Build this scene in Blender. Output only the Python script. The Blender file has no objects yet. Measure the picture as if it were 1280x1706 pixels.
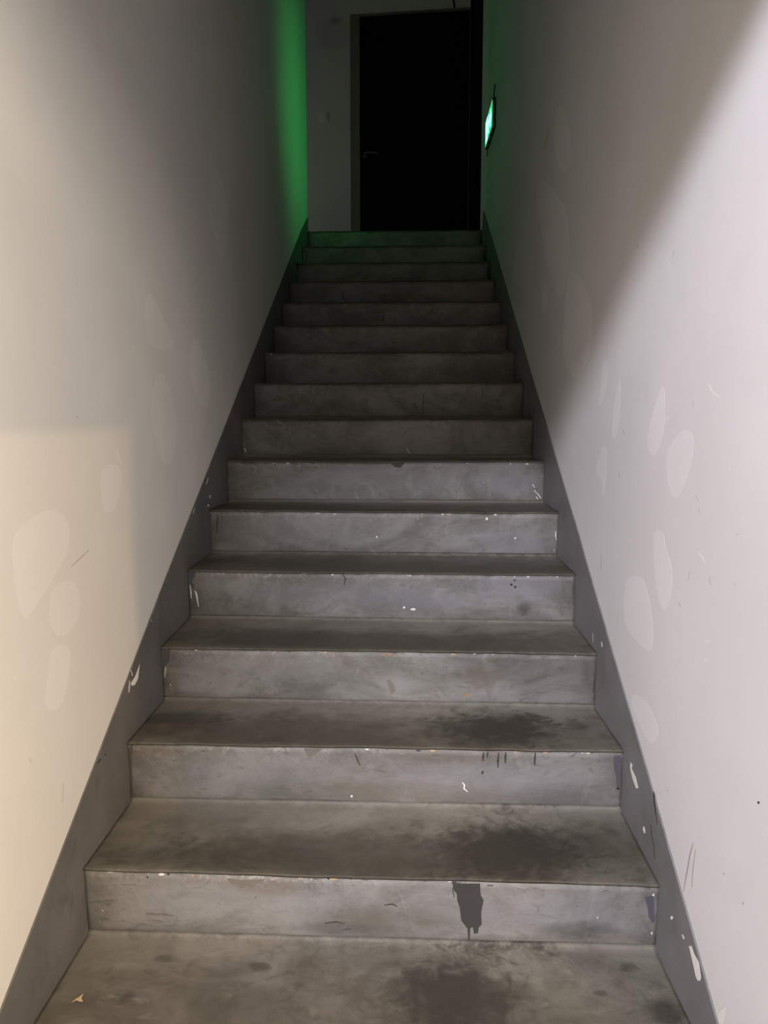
import bpy, bmesh, math, random
from mathutils import Vector, Matrix, noise

scene = bpy.context.scene
col = scene.collection

# ------------------------------------------------------------------ camera
RIGHT = Vector((0.999375, 0.0353525, -0.000148))
UP = Vector((-0.004093, 0.119879, 0.992780))
FWD = Vector((-0.035115, 0.992159, -0.119948))
cam_data = bpy.data.cameras.new('camera')
cam = bpy.data.objects.new('camera', cam_data)
col.objects.link(cam)
m = Matrix.Identity(4)
for i in range(3):
    m[i][0], m[i][1], m[i][2] = RIGHT[i], UP[i], -FWD[i]
m.translation = Vector((0.72556, -1.31829, 1.16217))
cam.matrix_world = m
cam_data.sensor_fit = 'HORIZONTAL'
cam_data.sensor_width = 36.0
cam_data.lens = 1311.25 / 1280 * 36.0
cam_data.clip_start = 0.02
scene.camera = cam

# ------------------------------------------------------------------ colour management, world, lamps
scene.view_settings.view_transform = 'Standard'
scene.view_settings.look = 'None'
scene.view_settings.gamma = 1.0
scene.view_settings.use_curve_mapping = False
scene.view_settings.exposure = 0.1

world = bpy.data.worlds.new('world')
scene.world = world
world.use_nodes = True
world.node_tree.nodes['Background'].inputs[0].default_value = (0, 0, 0, 1)
world.node_tree.nodes['Background'].inputs[1].default_value = 0.0


def lamp(name, loc, target, sx, sy, watts, colour, spread=math.pi):
    d = bpy.data.lights.new(name, 'AREA')
    d.shape = 'RECTANGLE'
    d.size, d.size_y = sx, sy
    d.energy = watts
    d.color = colour
    d.spread = spread
    o = bpy.data.objects.new(name, d)
    col.objects.link(o)
    o.location = loc
    o.rotation_euler = (Vector(target) - Vector(loc)).to_track_quat('-Z', 'Y').to_euler()
    return o


# tube lamp of the hall behind the camera: shines under the soffit onto the lower steps
lamp('hall_tube_lamp', (-0.20, -2.90, 3.02), (0.7, 0.6, 0.3), 0.42, 0.11, 176.0, (0.921, 0.902, 1.000))
# bulb lamp of the side room, low doorway on the right of the foot of the stairs
lamp('side_room_lamp', (2.75, -1.585, 2.06), (2.75, -1.585, 0.0), 0.07, 0.07, 63.00, (1.000, 0.615, 0.285))
# added soft fill, out of view behind the camera, to brighten the left wall
lamp('left_wall_fill', (2.1, -3.0, 3.05), (1.0, -1.5, 0.0), 0.9, 0.9, 295.00, (1.000, 0.885, 0.690))
# weak lamp of the passage on the upper landing
lamp('passage_lamp', (-1.9, 5.0, 3.1), (0.3, 5.7, 3.0), 0.3, 0.3, 1.1, (1.000, 0.941, 1.000))


# light thrown across the stairwell by the exit sign
d = bpy.data.lights.new('exit_sign_glow', 'SPOT')
d.energy, d.color, d.shadow_soft_size = 9.2, (0.05, 1.0, 0.17), 0.0
d.spot_size, d.spot_blend = math.radians(104), 1.0
o = bpy.data.objects.new('exit_sign_glow', d)
col.objects.link(o)
o.location = (1.185, 3.93, 3.0)
o.rotation_euler = (Vector((-0.02, 4.15, 3.10)) - o.location).to_track_quat('-Z', 'Y').to_euler()

# ------------------------------------------------------------------ measured lines (metres)
TL, TR, WID = -0.00641, 0.01233, 1.26954        # the stairwell walls are very slightly out of parallel
def xl(y): return TL * y
def xr(y): return WID - TR * y
SK = 0.004                                       # skirting stands 4 mm proud of the plaster

RIGHT_MARKS=[('touch',[(1.7128,2.2978),(1.5815,2.2113),(1.4735,2.0931),(1.4604,1.9953),(1.5927,2.0050),(1.7520,2.1153),(1.8094,2.2140)]),
('touch',[(2.0684,2.1437),(1.8305,2.0332),(1.4978,1.8668),(1.4438,1.7363),(1.4702,1.6600),(1.5548,1.5748),(1.6862,1.6262),(1.8911,1.7787),(2.0685,1.9480),(2.1712,2.0915)]),
('touch',[(1.4697,1.6562),(1.3429,1.6336),(1.1729,1.5464),(1.0905,1.4686),(1.0827,1.4088),(1.1449,1.3344),(1.2161,1.2940),(1.3130,1.2809),(1.5262,1.3613),(1.5123,1.4919)]),
('touch',[(1.9039,1.6904),(1.8275,1.6651),(1.8402,1.5819),(1.9367,1.5594),(1.9823,1.6277)]),
('yellow',[(1.9109,2.2816),(1.8746,2.2566),(1.9406,2.2164),(2.0548,2.2378),(1.9804,2.2549)]),
('touch',[(0.9355,1.3207),(0.8955,1.3122),(0.8940,1.2664),(0.9162,1.2268),(0.9658,1.1895),(0.9912,1.1959),(0.9627,1.2578),(0.9561,1.2987)]),
('touch',[(0.7765,1.2662),(0.7521,1.2328),(0.7622,1.1571),(0.7865,1.1073),(0.8280,1.1006),(0.8276,1.1795)]),
('touch',[(0.4340,1.2309),(0.4113,1.2165),(0.4049,1.1670),(0.4117,1.1126),(0.4643,1.0711),(0.5122,1.0856),(0.5244,1.1190),(0.4918,1.1673),(0.4532,1.2133)]),
('touch',[(0.3210,1.1281),(0.2737,1.1383),(0.2380,1.1299),(0.2288,1.1016),(0.2461,1.0596),(0.2758,1.0152),(0.3164,0.9939),(0.3572,1.0076),(0.3830,1.0505),(0.3814,1.0911),(0.3447,1.1145)]),
('touch',[(0.9172,1.0921),(0.8796,1.0700),(0.8735,1.0238),(0.8879,0.9580),(0.9080,0.9323),(0.9158,0.9913),(1.0029,0.9970),(0.9595,1.0485)]),
('touch',[(0.4440,0.9142),(0.3792,0.9142),(0.3690,0.8883),(0.3244,0.8553),(0.3130,0.8172),(0.3271,0.7734),(0.3507,0.7469),(0.3944,0.7573),(0.4307,0.8112),(0.4459,0.8708)]),
('touch',[(0.6521,0.7636),(0.5224,0.7901),(0.4878,0.7748),(0.4430,0.7310),(0.4186,0.6596),(0.4376,0.6294),(0.5348,0.6256),(0.6452,0.6372),(0.6615,0.6879)]),
('touch',[(0.5783,0.4798),(0.4927,0.5109),(0.4217,0.5076),(0.3529,0.4811),(0.3798,0.4412),(0.4222,0.4230),(0.5344,0.4453)]),
('chip',[(-0.0484,0.1487),(-0.0186,0.1135),(-0.0193,0.0933),(-0.0383,0.1075)]),
('chip',[(0.1710,1.2222),(0.1609,1.2118),(0.1442,1.2034),(0.1133,1.1962),(0.1120,1.1971),(0.1406,1.2050),(0.1557,1.2128),(0.1683,1.2225)]),
('chip',[(0.1775,0.9051),(0.1621,0.8995),(0.1463,0.8927),(0.1437,0.8937),(0.1570,0.9016),(0.1750,0.9063)]),
('chip',[(0.1293,0.7455),(0.1115,0.7499),(0.0965,0.7579),(0.0982,0.7588),(0.1135,0.7524),(0.1295,0.7470)]),
('chip',[(0.1268,0.7142),(0.1184,0.7114),(0.1018,0.7198),(0.1032,0.7207),(0.1173,0.7145),(0.1240,0.7159)]),
('chip',[(-0.0037,0.9973),(-0.0062,0.9905),(-0.0086,0.9909),(-0.0061,0.9977)]),
('chip',[(0.3864,1.1618),(0.3895,1.1537),(0.3841,1.1535),(0.3811,1.1615)]),
('chip',[(0.5796,1.2193),(0.5648,1.2066),(0.5617,1.2068),(0.5765,1.2195)]),
('chip',[(0.6452,1.2134),(0.6313,1.2155),(0.6333,1.2164),(0.6472,1.2143)]),
('scuff',[(0.2217,0.8600),(0.2252,0.8424),(0.2230,0.8428),(0.2195,0.8604)]),
('scuff',[(0.1214,0.8740),(0.1140,0.8558),(0.1116,0.8564),(0.1189,0.8745)]),
('scuff',[(0.2077,1.0132),(0.1953,1.0023),(0.1928,1.0029),(0.2051,1.0138)]),
('scuff',[(0.9019,0.7765),(0.9003,0.7282),(0.8956,0.7291),(0.8972,0.7773)]),
('scuff',[(0.2450,1.1950),(0.2418,1.1787),(0.2401,1.1787),(0.2433,1.1950)]),
('scuff',[(0.0128,0.8776),(0.0051,0.8847),(0.0065,0.8848),(0.0142,0.8777)]),
('scuff',[(0.0205,0.9650),(0.0078,0.9659),(0.0076,0.9666),(0.0202,0.9658)]),
('scuff',[(0.7306,1.1301),(0.7056,1.1172),(0.7023,1.1177),(0.7272,1.1306)]),
('scuff',[(0.1880,0.9911),(0.1843,0.9794),(0.1827,0.9797),(0.1864,0.9913)]),
('scuff',[(0.7457,1.0153),(0.7380,1.0022),(0.7340,1.0026),(0.7418,1.0158)]),
('scuff',[(0.2720,0.7863),(0.2589,0.7807),(0.2569,0.7816),(0.2699,0.7872)]),
('scuffbrown',[(0.1364,0.3437),(0.1512,0.3117),(0.1615,0.2696),(0.1732,0.2197),(0.1694,0.2218),(0.1542,0.2735),(0.1440,0.3153),(0.1330,0.3453)]),
('scuffbrown',[(0.1233,0.3395),(0.1309,0.2940),(0.1322,0.2548),(0.1297,0.2563),(0.1260,0.2968),(0.1209,0.3407)]),
('scuff',[(-0.0106,0.3706),(-0.0098,0.3681),(-0.0078,0.3669),(-0.0059,0.3667),(-0.0051,0.3682),(-0.0072,0.3711),(-0.0093,0.3721)]),
('scuff',[(-0.0904,0.3678),(-0.0898,0.3650),(-0.0872,0.3627),(-0.0854,0.3635),(-0.0850,0.3654),(-0.0864,0.3673),(-0.0885,0.3690)]),
('scuff',[(0.2815,0.3792),(0.2837,0.3772),(0.2866,0.3752),(0.2900,0.3742),(0.2896,0.3760),(0.2868,0.3779),(0.2837,0.3795)]),
('black',[(-0.1231,0.5595),(-0.1221,0.5569),(-0.1193,0.5547),(-0.1164,0.5552),(-0.1157,0.5569),(-0.1186,0.5595),(-0.1217,0.5603)]),
('scuff',[(0.6579,1.5796),(0.6558,1.5635),(0.6530,1.5629),(0.6551,1.5790)]),
('scuff',[(0.3870,1.5061),(0.4033,1.4935),(0.4012,1.4928),(0.3850,1.5055)]),
('chip',[(0.4252,1.4869),(0.4226,1.4781),(0.4175,1.4772),(0.4200,1.4860)]),
('chip',[(0.6958,1.9246),(0.7024,1.9189),(0.6986,1.9172),(0.6920,1.9229)])]
LEFT_MARKS=[('touch',[(0.8833,1.4975),(0.9301,1.5082),(1.0467,1.4516),(1.1396,1.3959),(1.1129,1.3641),(0.9733,1.3577),(0.8876,1.3662),(0.8634,1.4176)]),
('touch',[(0.9896,1.3185),(1.1109,1.2190),(1.1595,1.0954),(1.0182,0.9933),(0.9248,1.1016),(0.8756,1.1891)]),
('touch',[(1.3648,1.4464),(1.5049,1.3839),(1.5897,1.2785),(1.5144,1.1811),(1.3690,1.2250),(1.2970,1.3246)]),
('touch',[(0.0756,0.9396),(0.1289,0.9650),(0.2430,0.9814),(0.3195,0.9490),(0.3285,0.8903),(0.2472,0.8391),(0.1546,0.7967),(0.1072,0.7741),(0.0816,0.8478)]),
('touch',[(0.2451,0.8210),(0.3314,0.8152),(0.3679,0.7647),(0.3428,0.7110),(0.2526,0.7021),(0.2064,0.7475),(0.2183,0.7994)]),
('touch',[(0.2111,0.7002),(0.3044,0.6774),(0.2856,0.6100),(0.2467,0.5561),(0.1675,0.5771),(0.1886,0.6429)]),
('touch',[(0.5205,1.0499),(0.6516,1.0420),(0.6263,0.9545),(0.5339,0.9214),(0.5001,0.9887)]),
('touch',[(1.6765,2.0935),(1.8281,2.0773),(1.9489,2.0276),(1.9314,1.8626),(1.7729,1.7471),(1.7051,1.8407),(1.6168,1.8723)]),
('chip',[(0.7983,1.7708),(0.7944,1.7669),(0.7876,1.7647),(0.7823,1.7649),(0.7829,1.7674),(0.7880,1.7715),(0.7955,1.7726)]),
('scuff',[(0.4197,0.8637),(0.3686,0.8530),(0.3223,0.8436),(0.3240,0.8424),(0.3724,0.8505),(0.4218,0.8624)]),
('scuff',[(0.0979,0.5141),(0.1017,0.4999),(0.1034,0.4993),(0.0996,0.5135)]),
('scuff',[(0.2340,0.3965),(0.2232,0.3578),(0.2252,0.3567),(0.2361,0.3954)]),
('scuff',[(0.3941,1.1622),(0.3915,1.1610),(0.3878,1.1608),(0.3849,1.1616),(0.3843,1.1628),(0.3882,1.1636),(0.3923,1.1630)]),
('chip',[(0.6150,1.0791),(0.6155,1.0598),(0.6422,1.0440),(0.6490,1.0451),(0.6300,1.0607),(0.6225,1.0791)]),
('chip',[(0.4628,0.5043),(0.4517,0.4540),(0.4556,0.4524),(0.4668,0.5028)]),
('chip',[(0.0648,0.6831),(0.0616,0.6822),(0.0584,0.6833),(0.0546,0.6855),(0.0551,0.6873),(0.0588,0.6875),(0.0623,0.6857)])]
SKIRT_LEFT_MARKS=[('chip',[(0.7109,0.5015),(0.6930,0.4671),(0.6664,0.4588),(0.6431,0.4653),(0.6392,0.4735),(0.6737,0.4806)]),
('chip',[(0.6400,0.5095),(0.6485,0.4957),(0.6518,0.4879),(0.6546,0.4871),(0.6539,0.4944),(0.6426,0.5090)]),
('chip',[(0.6289,0.4839),(0.6231,0.4673),(0.6201,0.4555),(0.6241,0.4539),(0.6311,0.4643),(0.6329,0.4825)]),
('chip',[(0.8156,0.5980),(0.8221,0.5872),(0.8242,0.5868),(0.8176,0.5977)]),
('chip',[(1.4900,0.9444),(1.4738,0.9326),(1.4593,0.9231),(1.4647,0.9220),(1.4851,0.9308),(1.4958,0.9436)]),
('chip',[(1.5233,0.8732),(1.5213,0.8684),(1.5107,0.8667),(1.5050,0.8716),(1.5025,0.8787),(1.5127,0.8802),(1.5206,0.8783)]),
('chip',[(1.4987,0.8429),(1.4932,0.8415),(1.4804,0.8414),(1.4727,0.8445),(1.4705,0.8476),(1.4812,0.8486),(1.4967,0.8462)]),
('chip',[(1.2983,0.8556),(1.2808,0.8398),(1.2864,0.8387),(1.3041,0.8545)]),
('black',[(0.4075,0.3601),(0.4231,0.3626),(0.4306,0.3581),(0.4319,0.3589),(0.4188,0.3667),(0.4047,0.3621)]),
('black',[(0.4480,0.3619),(0.4591,0.3600),(0.4563,0.3631),(0.4453,0.3650)])]
SKIRT_RIGHT_MARKS=[('chip',[(0.5381,0.3239),(0.5214,0.3256),(0.5275,0.3129),(0.4936,0.3074),(0.4704,0.2915),(0.4853,0.2822),(0.5144,0.2915),(0.5389,0.3096)]),
('chip',[(0.4231,0.2202),(0.4237,0.2127),(0.4141,0.2094),(0.4072,0.2137),(0.4098,0.2211),(0.4161,0.2243)]),
('chip',[(0.2091,0.1391),(0.2131,0.1334),(0.2184,0.1282),(0.2235,0.1279),(0.2231,0.1313),(0.2194,0.1366),(0.2129,0.1397)]),
('chip',[(0.1574,0.1382),(0.1529,0.1356),(0.1474,0.1355),(0.1447,0.1378),(0.1475,0.1403),(0.1547,0.1406)]),
('chip',[(0.1193,0.1413),(0.1082,0.1493),(0.0918,0.1435),(0.0701,0.1449),(0.0551,0.1228),(0.0590,0.1141),(0.0702,0.1063),(0.0799,0.1082),(0.0941,0.1211)]),
('black',[(0.3641,0.3349),(0.3569,0.3151),(0.3477,0.2999),(0.3290,0.2768),(0.3276,0.2776),(0.3425,0.3028),(0.3492,0.3192),(0.3590,0.3376)]),
('black',[(0.3737,0.2525),(0.3635,0.2309),(0.3461,0.2206),(0.3358,0.1930),(0.3344,0.1938),(0.3433,0.2223),(0.3607,0.2326),(0.3723,0.2533)]),
('chip',[(0.8524,0.5355),(0.8421,0.5229),(0.8356,0.5251),(0.8459,0.5377)]),
('scuff',[(0.9530,0.5320),(0.9458,0.5061),(0.9431,0.5069),(0.9502,0.5328)]),
('chip',[(1.8628,1.1534),(1.8434,1.1402),(1.8374,1.1405),(1.8567,1.1537)])]
RISER_MARKS={1:[('spill',[(0.8183,0.1478),(0.8394,0.1469),(0.8787,0.1478),(0.8804,0.1211),(0.8872,0.1071),(0.8824,0.0787),(0.8841,0.0488),(0.8776,0.0415),(0.8765,0.0272),(0.8673,0.0256),(0.8644,0.0427),(0.8592,0.0382),(0.8582,0.0067),(0.8556,0.0052),(0.8525,0.0381),(0.8391,0.0563),(0.8348,0.0889),(0.8293,0.1058),(0.8278,0.1227),(0.8211,0.1310)]),
('spill',[(0.8175,0.1364),(0.8217,0.1125),(0.8236,0.1129),(0.8194,0.1368)]),
('spill',[(0.8945,0.1428),(0.9076,0.1431),(0.9076,0.1452),(0.8945,0.1450)]),
('peel',[(0.3191,0.1482),(0.3485,0.1446),(0.4048,0.1473),(0.3993,0.1386),(0.3858,0.1355),(0.3763,0.1253),(0.3616,0.1293),(0.3520,0.1219),(0.3415,0.1317),(0.3295,0.1328)]),
('navy',[(1.2363,0.1237),(1.2562,0.1258),(1.2599,0.0959),(1.2616,0.0674),(1.2557,0.0623),(1.2474,0.0755),(1.2433,0.1022)]),
('chip',[(1.2573,0.1275),(1.2566,0.1251),(1.2549,0.1250),(1.2536,0.1265),(1.2537,0.1286),(1.2546,0.1306),(1.2563,0.1298)]),
('chip',[(1.2574,0.0377),(1.2571,0.0353),(1.2555,0.0342),(1.2543,0.0363),(1.2540,0.0395),(1.2552,0.0418),(1.2567,0.0400)]),
('chip',[(0.0351,0.0594),(0.0347,0.0581),(0.0337,0.0579),(0.0327,0.0583),(0.0332,0.0603),(0.0338,0.0609),(0.0348,0.0608)]),
('chip',[(-0.0124,0.0462),(-0.0131,0.0447),(-0.0141,0.0436),(-0.0150,0.0452),(-0.0148,0.0471),(-0.0139,0.0487),(-0.0127,0.0476)]),
('peeldark',[(0.5346,0.0407),(0.5612,0.0446),(0.5810,0.0405),(0.5815,0.0425),(0.5613,0.0489),(0.5343,0.0429)]),
('peeldark',[(0.6682,0.0896),(0.6877,0.0919),(0.6966,0.0862),(0.6978,0.0880),(0.6882,0.0961),(0.6679,0.0917)]),
('peeldark',[(0.5746,0.0259),(0.5947,0.0293),(0.5945,0.0314),(0.5744,0.0280)]),
('black',[(0.1433,0.1458),(0.1428,0.1438),(0.1408,0.1433),(0.1395,0.1446),(0.1393,0.1467),(0.1409,0.1478),(0.1426,0.1479)])],
2:[('spill',[(0.9094,0.3166),(0.9065,0.3046),(0.9082,0.2924),(0.9112,0.2925),(0.9126,0.3043),(0.9124,0.3162)]),
('spill',[(0.9087,0.2673),(0.9056,0.2625),(0.9072,0.2571),(0.9102,0.2572),(0.9117,0.2615),(0.9116,0.2663)]),
('spill',[(0.9475,0.3171),(0.9450,0.2963),(0.9467,0.2754),(0.9494,0.2755),(0.9503,0.2962),(0.9502,0.3169)]),
('spill',[(0.9655,0.3175),(0.9628,0.3031),(0.9645,0.2885),(0.9676,0.2886),(0.9688,0.3028),(0.9686,0.3171)]),
('spill',[(1.0399,0.3186),(1.0375,0.3010),(1.0392,0.2833),(1.0418,0.2834),(1.0428,0.3008),(1.0426,0.3183)]),
('spill',[(0.9204,0.3184),(0.9178,0.3104),(0.9191,0.3022),(0.9214,0.3022),(0.9224,0.3100),(0.9226,0.3180)]),
('navy',[(1.2382,0.3107),(1.2555,0.3151),(1.2594,0.2926),(1.2585,0.2308),(1.2501,0.2265),(1.2458,0.2595),(1.2406,0.2758)]),
('chip',[(0.8569,0.2336),(0.8619,0.2262),(0.8609,0.2158),(0.8717,0.2072),(0.8728,0.2087),(0.8642,0.2174),(0.8654,0.2273),(0.8582,0.2348)]),
('black',[(1.2565,0.2246),(1.2555,0.2221),(1.2521,0.2210),(1.2482,0.2234),(1.2497,0.2258),(1.2519,0.2276),(1.2549,0.2273)]),
('black',[(1.2726,0.2434),(1.2725,0.2394),(1.2691,0.2395),(1.2672,0.2413),(1.2670,0.2453),(1.2687,0.2484),(1.2719,0.2478)]),
('chip',[(0.5770,0.1901),(0.5752,0.1872),(0.5732,0.1870),(0.5709,0.1886),(0.5710,0.1910),(0.5733,0.1934),(0.5758,0.1922)]),
('peeldark',[(0.5806,0.3096),(0.5866,0.2916),(0.5948,0.2747),(0.5971,0.2757),(0.5910,0.2937),(0.5828,0.3106)]),
('peel',[(0.4518,0.3207),(0.5000,0.3214),(0.4817,0.3036),(0.4635,0.2957)]),
('grey',[(0.0036,0.3292),(0.0101,0.3276),(0.0044,0.2813),(0.0034,0.2400),(0.0093,0.1778),(-0.0008,0.1742),(-0.0035,0.2330)])],
3:[('orange',[(0.6682,0.4797),(0.6667,0.4747),(0.6512,0.4736),(0.6382,0.4773),(0.6446,0.4817),(0.6510,0.4844),(0.6631,0.4836)]),
('orange',[(0.8985,0.3586),(0.8970,0.3549),(0.8892,0.3545),(0.8812,0.3561),(0.8849,0.3606),(0.8885,0.3635),(0.8973,0.3618)]),
('chip',[(-0.0006,0.4797),(0.0024,0.4704),(0.0035,0.4708),(0.0020,0.4805)]),
('chip',[(0.0007,0.4513),(0.0026,0.4284),(0.0009,0.3996),(0.0017,0.3996),(0.0058,0.4285),(0.0032,0.4516)]),
('chip',[(0.0182,0.3786),(0.0180,0.3767),(0.0163,0.3759),(0.0155,0.3774),(0.0154,0.3796),(0.0165,0.3811),(0.0179,0.3808)]),
('grey',[(-0.0113,0.4914),(0.0223,0.4880),(0.0173,0.4516),(0.0056,0.4362),(-0.0049,0.4053),(-0.0086,0.3512),(-0.0145,0.3666)]),
('peel',[(0.6550,0.3994),(0.6632,0.4038),(0.6755,0.3870),(0.6810,0.3672),(0.6674,0.3557),(0.6619,0.3755)]),
('moss',[(1.2645,0.3280),(1.2619,0.3214),(1.2517,0.3194),(1.2467,0.3242),(1.2451,0.3307),(1.2520,0.3355),(1.2604,0.3333)]),
('peeldark',[(1.2586,0.4337),(1.2519,0.4014),(1.2517,0.3688),(1.2537,0.3686),(1.2559,0.4008),(1.2605,0.4332)])],
4:[('black',[(1.0538,0.6231),(1.0515,0.6194),(1.0484,0.6200),(1.0462,0.6212),(1.0450,0.6248),(1.0480,0.6279),(1.0515,0.6257)]),
('black',[(1.0629,0.6372),(1.0613,0.6353),(1.0587,0.6341),(1.0565,0.6357),(1.0562,0.6387),(1.0586,0.6401),(1.0615,0.6399)]),
('black',[(1.0655,0.6156),(1.0648,0.6130),(1.0610,0.6117),(1.0579,0.6138),(1.0581,0.6170),(1.0609,0.6194),(1.0648,0.6187)]),
('chip',[(0.7069,0.5441),(0.7050,0.5411),(0.7012,0.5394),(0.6978,0.5418),(0.6993,0.5454),(0.7010,0.5478),(0.7044,0.5472)]),
('chip',[(0.7406,0.5378),(0.7371,0.5345),(0.7293,0.5341),(0.7238,0.5361),(0.7226,0.5391),(0.7294,0.5413),(0.7366,0.5416)]),
('chip',[(0.3110,0.6590),(0.3102,0.6547),(0.3067,0.6526),(0.3038,0.6560),(0.3041,0.6610),(0.3067,0.6646),(0.3103,0.6640)]),
('peel',[(0.3721,0.6594),(0.4741,0.6580),(0.4311,0.6468),(0.4147,0.6249),(0.3986,0.6215),(0.3902,0.6432)]),
('peeldark',[(0.4997,0.6575),(0.5088,0.6383),(0.5047,0.6171),(0.5073,0.6165),(0.5141,0.6390),(0.5021,0.6588)]),
('chip',[(-0.0027,0.6141),(-0.0017,0.5893),(-0.0006,0.5682),(0.0015,0.5683),(0.0025,0.5896),(-0.0006,0.6143)]),
('chip',[(0.0124,0.5942),(0.0152,0.5817),(0.0177,0.5644),(0.0221,0.5398),(0.0242,0.5401),(0.0230,0.5652),(0.0216,0.5833),(0.0160,0.5956)]),
('navy',[(-0.0134,0.6670),(0.0186,0.6619),(0.0110,0.6037),(0.0063,0.6001),(-0.0025,0.6213),(-0.0106,0.6424)]),
('black',[(0.0343,0.6589),(0.0334,0.6575),(0.0310,0.6565),(0.0295,0.6579),(0.0293,0.6598),(0.0309,0.6608),(0.0342,0.6607)]),
('peeldark',[(1.2494,0.6511),(1.2463,0.6129),(1.2473,0.5771),(1.2488,0.5770),(1.2507,0.6127),(1.2524,0.6508)]),
('moss',[(1.2611,0.5002),(1.2564,0.4955),(1.2502,0.4927),(1.2441,0.4968),(1.2430,0.5026),(1.2495,0.5052),(1.2577,0.5047)])],
5:[('chip',[(0.9998,0.7984),(0.9976,0.7950),(0.9940,0.7939),(0.9916,0.7957),(0.9915,0.8008),(0.9941,0.8036),(0.9978,0.8039)]),
('chip',[(1.1021,0.7287),(1.1000,0.7260),(1.0976,0.7248),(1.0949,0.7273),(1.0955,0.7307),(1.0975,0.7330),(1.1005,0.7320)]),
('chip',[(0.6026,0.7309),(0.6019,0.7282),(0.5992,0.7272),(0.5973,0.7293),(0.5969,0.7331),(0.5993,0.7351),(0.6019,0.7344)]),
('chip',[(1.2419,0.7560),(1.2400,0.7415),(1.2446,0.7211),(1.2457,0.7212),(1.2436,0.7416),(1.2442,0.7557)]),
('chip',[(1.2356,0.6878),(1.2418,0.6838),(1.2424,0.6848),(1.2363,0.6889)]),
('moss',[(1.2538,0.6659),(1.2521,0.6621),(1.2434,0.6618),(1.2385,0.6631),(1.2348,0.6681),(1.2431,0.6707),(1.2519,0.6704)]),
('peeldark',[(0.0202,0.8116),(0.0161,0.7730),(0.0145,0.7400),(0.0168,0.7399),(0.0207,0.7728),(0.0225,0.8115)]),
('peeldark',[(0.0342,0.8192),(0.0373,0.7903),(0.0391,0.7905),(0.0359,0.8195)]),
('navy',[(-0.0131,0.8230),(-0.0017,0.8153),(-0.0025,0.7146),(0.0006,0.6834),(-0.0110,0.6872),(-0.0124,0.7766)])],
6:[('peeldark',[(0.6391,0.9819),(0.6974,0.9820),(0.6806,0.9625),(0.6586,0.9651)]),
('chip',[(1.2002,0.8981),(1.2094,0.8851),(1.2120,0.8870),(1.2027,0.8999)]),
('chip',[(1.2072,0.8746),(1.2178,0.8617),(1.2202,0.8637),(1.2096,0.8767)]),
('chip',[(1.2202,0.8618),(1.2336,0.8424),(1.2362,0.8442),(1.2229,0.8636)]),
('chip',[(1.2154,0.8487),(1.2234,0.8383),(1.2259,0.8403),(1.2180,0.8507)])],
7:[('chip',[(-0.0049,1.0269),(0.0005,1.0098),(0.0046,1.0112),(-0.0008,1.0283)]),
('chip',[(0.7031,1.0251),(0.7088,1.0110),(0.7115,1.0120),(0.7058,1.0262)]),
('chip',[(0.7120,1.0140),(0.7163,1.0027),(0.7183,1.0034),(0.7140,1.0147)])],
8:[('peeldark',[(0.7771,1.2719),(0.7749,1.1749),(0.7784,1.1748),(0.7806,1.2718)]),
('peeldark',[(1.0498,1.2908),(1.0504,1.2467),(1.0532,1.2467),(1.0525,1.2907)])],
9:[('chip',[(0.0211,1.4756),(0.0195,1.4720),(0.0153,1.4709),(0.0126,1.4737),(0.0117,1.4781),(0.0155,1.4800),(0.0193,1.4797)])],
11:[('peeldark',[(0.5605,1.7567),(0.5536,1.7064),(0.5587,1.7057),(0.5656,1.7560)])],
12:[('chip',[(1.1998,1.9619),(1.2025,1.9359),(1.2041,1.9360),(1.2014,1.9620)]),
('peeldark',[(0.3018,1.9207),(0.3014,1.8673),(0.3069,1.8673),(0.3072,1.9206)])],
14:[('chip',[(-0.0142,2.2725),(-0.0134,2.2114),(-0.0107,2.2114),(-0.0115,2.2725)])]}
TREAD_STAINS=[(0.819,0.147,0.109,0.097,0.90,0),
(1.225,0.113,0.031,0.032,0.80,0),
(0.197,0.237,0.021,0.011,0.50,0),
(0.156,0.120,0.012,0.015,0.50,0),
(0.409,0.220,0.018,0.013,0.60,0),
(1.195,0.248,0.015,0.013,0.60,0),
(0.413,0.167,0.148,0.072,0.30,0),
(1.112,0.166,0.010,0.007,0.60,0),
(0.748,0.251,0.258,0.043,0.25,0),
(0.956,0.406,0.139,0.096,1.00,1),
(0.610,0.381,0.359,0.073,0.50,1),
(0.172,0.353,0.164,0.040,0.40,1),
(1.008,0.473,0.058,0.039,0.50,1),
(1.177,0.466,0.129,0.085,0.35,1),
(0.960,0.726,0.137,0.095,1.00,2),
(0.101,0.764,0.100,0.044,0.60,2),
(0.525,0.702,0.386,0.085,0.40,2),
(1.052,0.806,0.037,0.027,0.60,2),
(1.176,0.758,0.026,0.030,0.60,2),
(0.644,0.982,0.595,0.079,0.50,3),
(0.631,1.351,0.620,0.117,0.50,4),
(0.292,1.022,0.166,0.061,0.30,3),
(0.622,1.614,0.630,0.123,0.50,5)]
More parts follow.
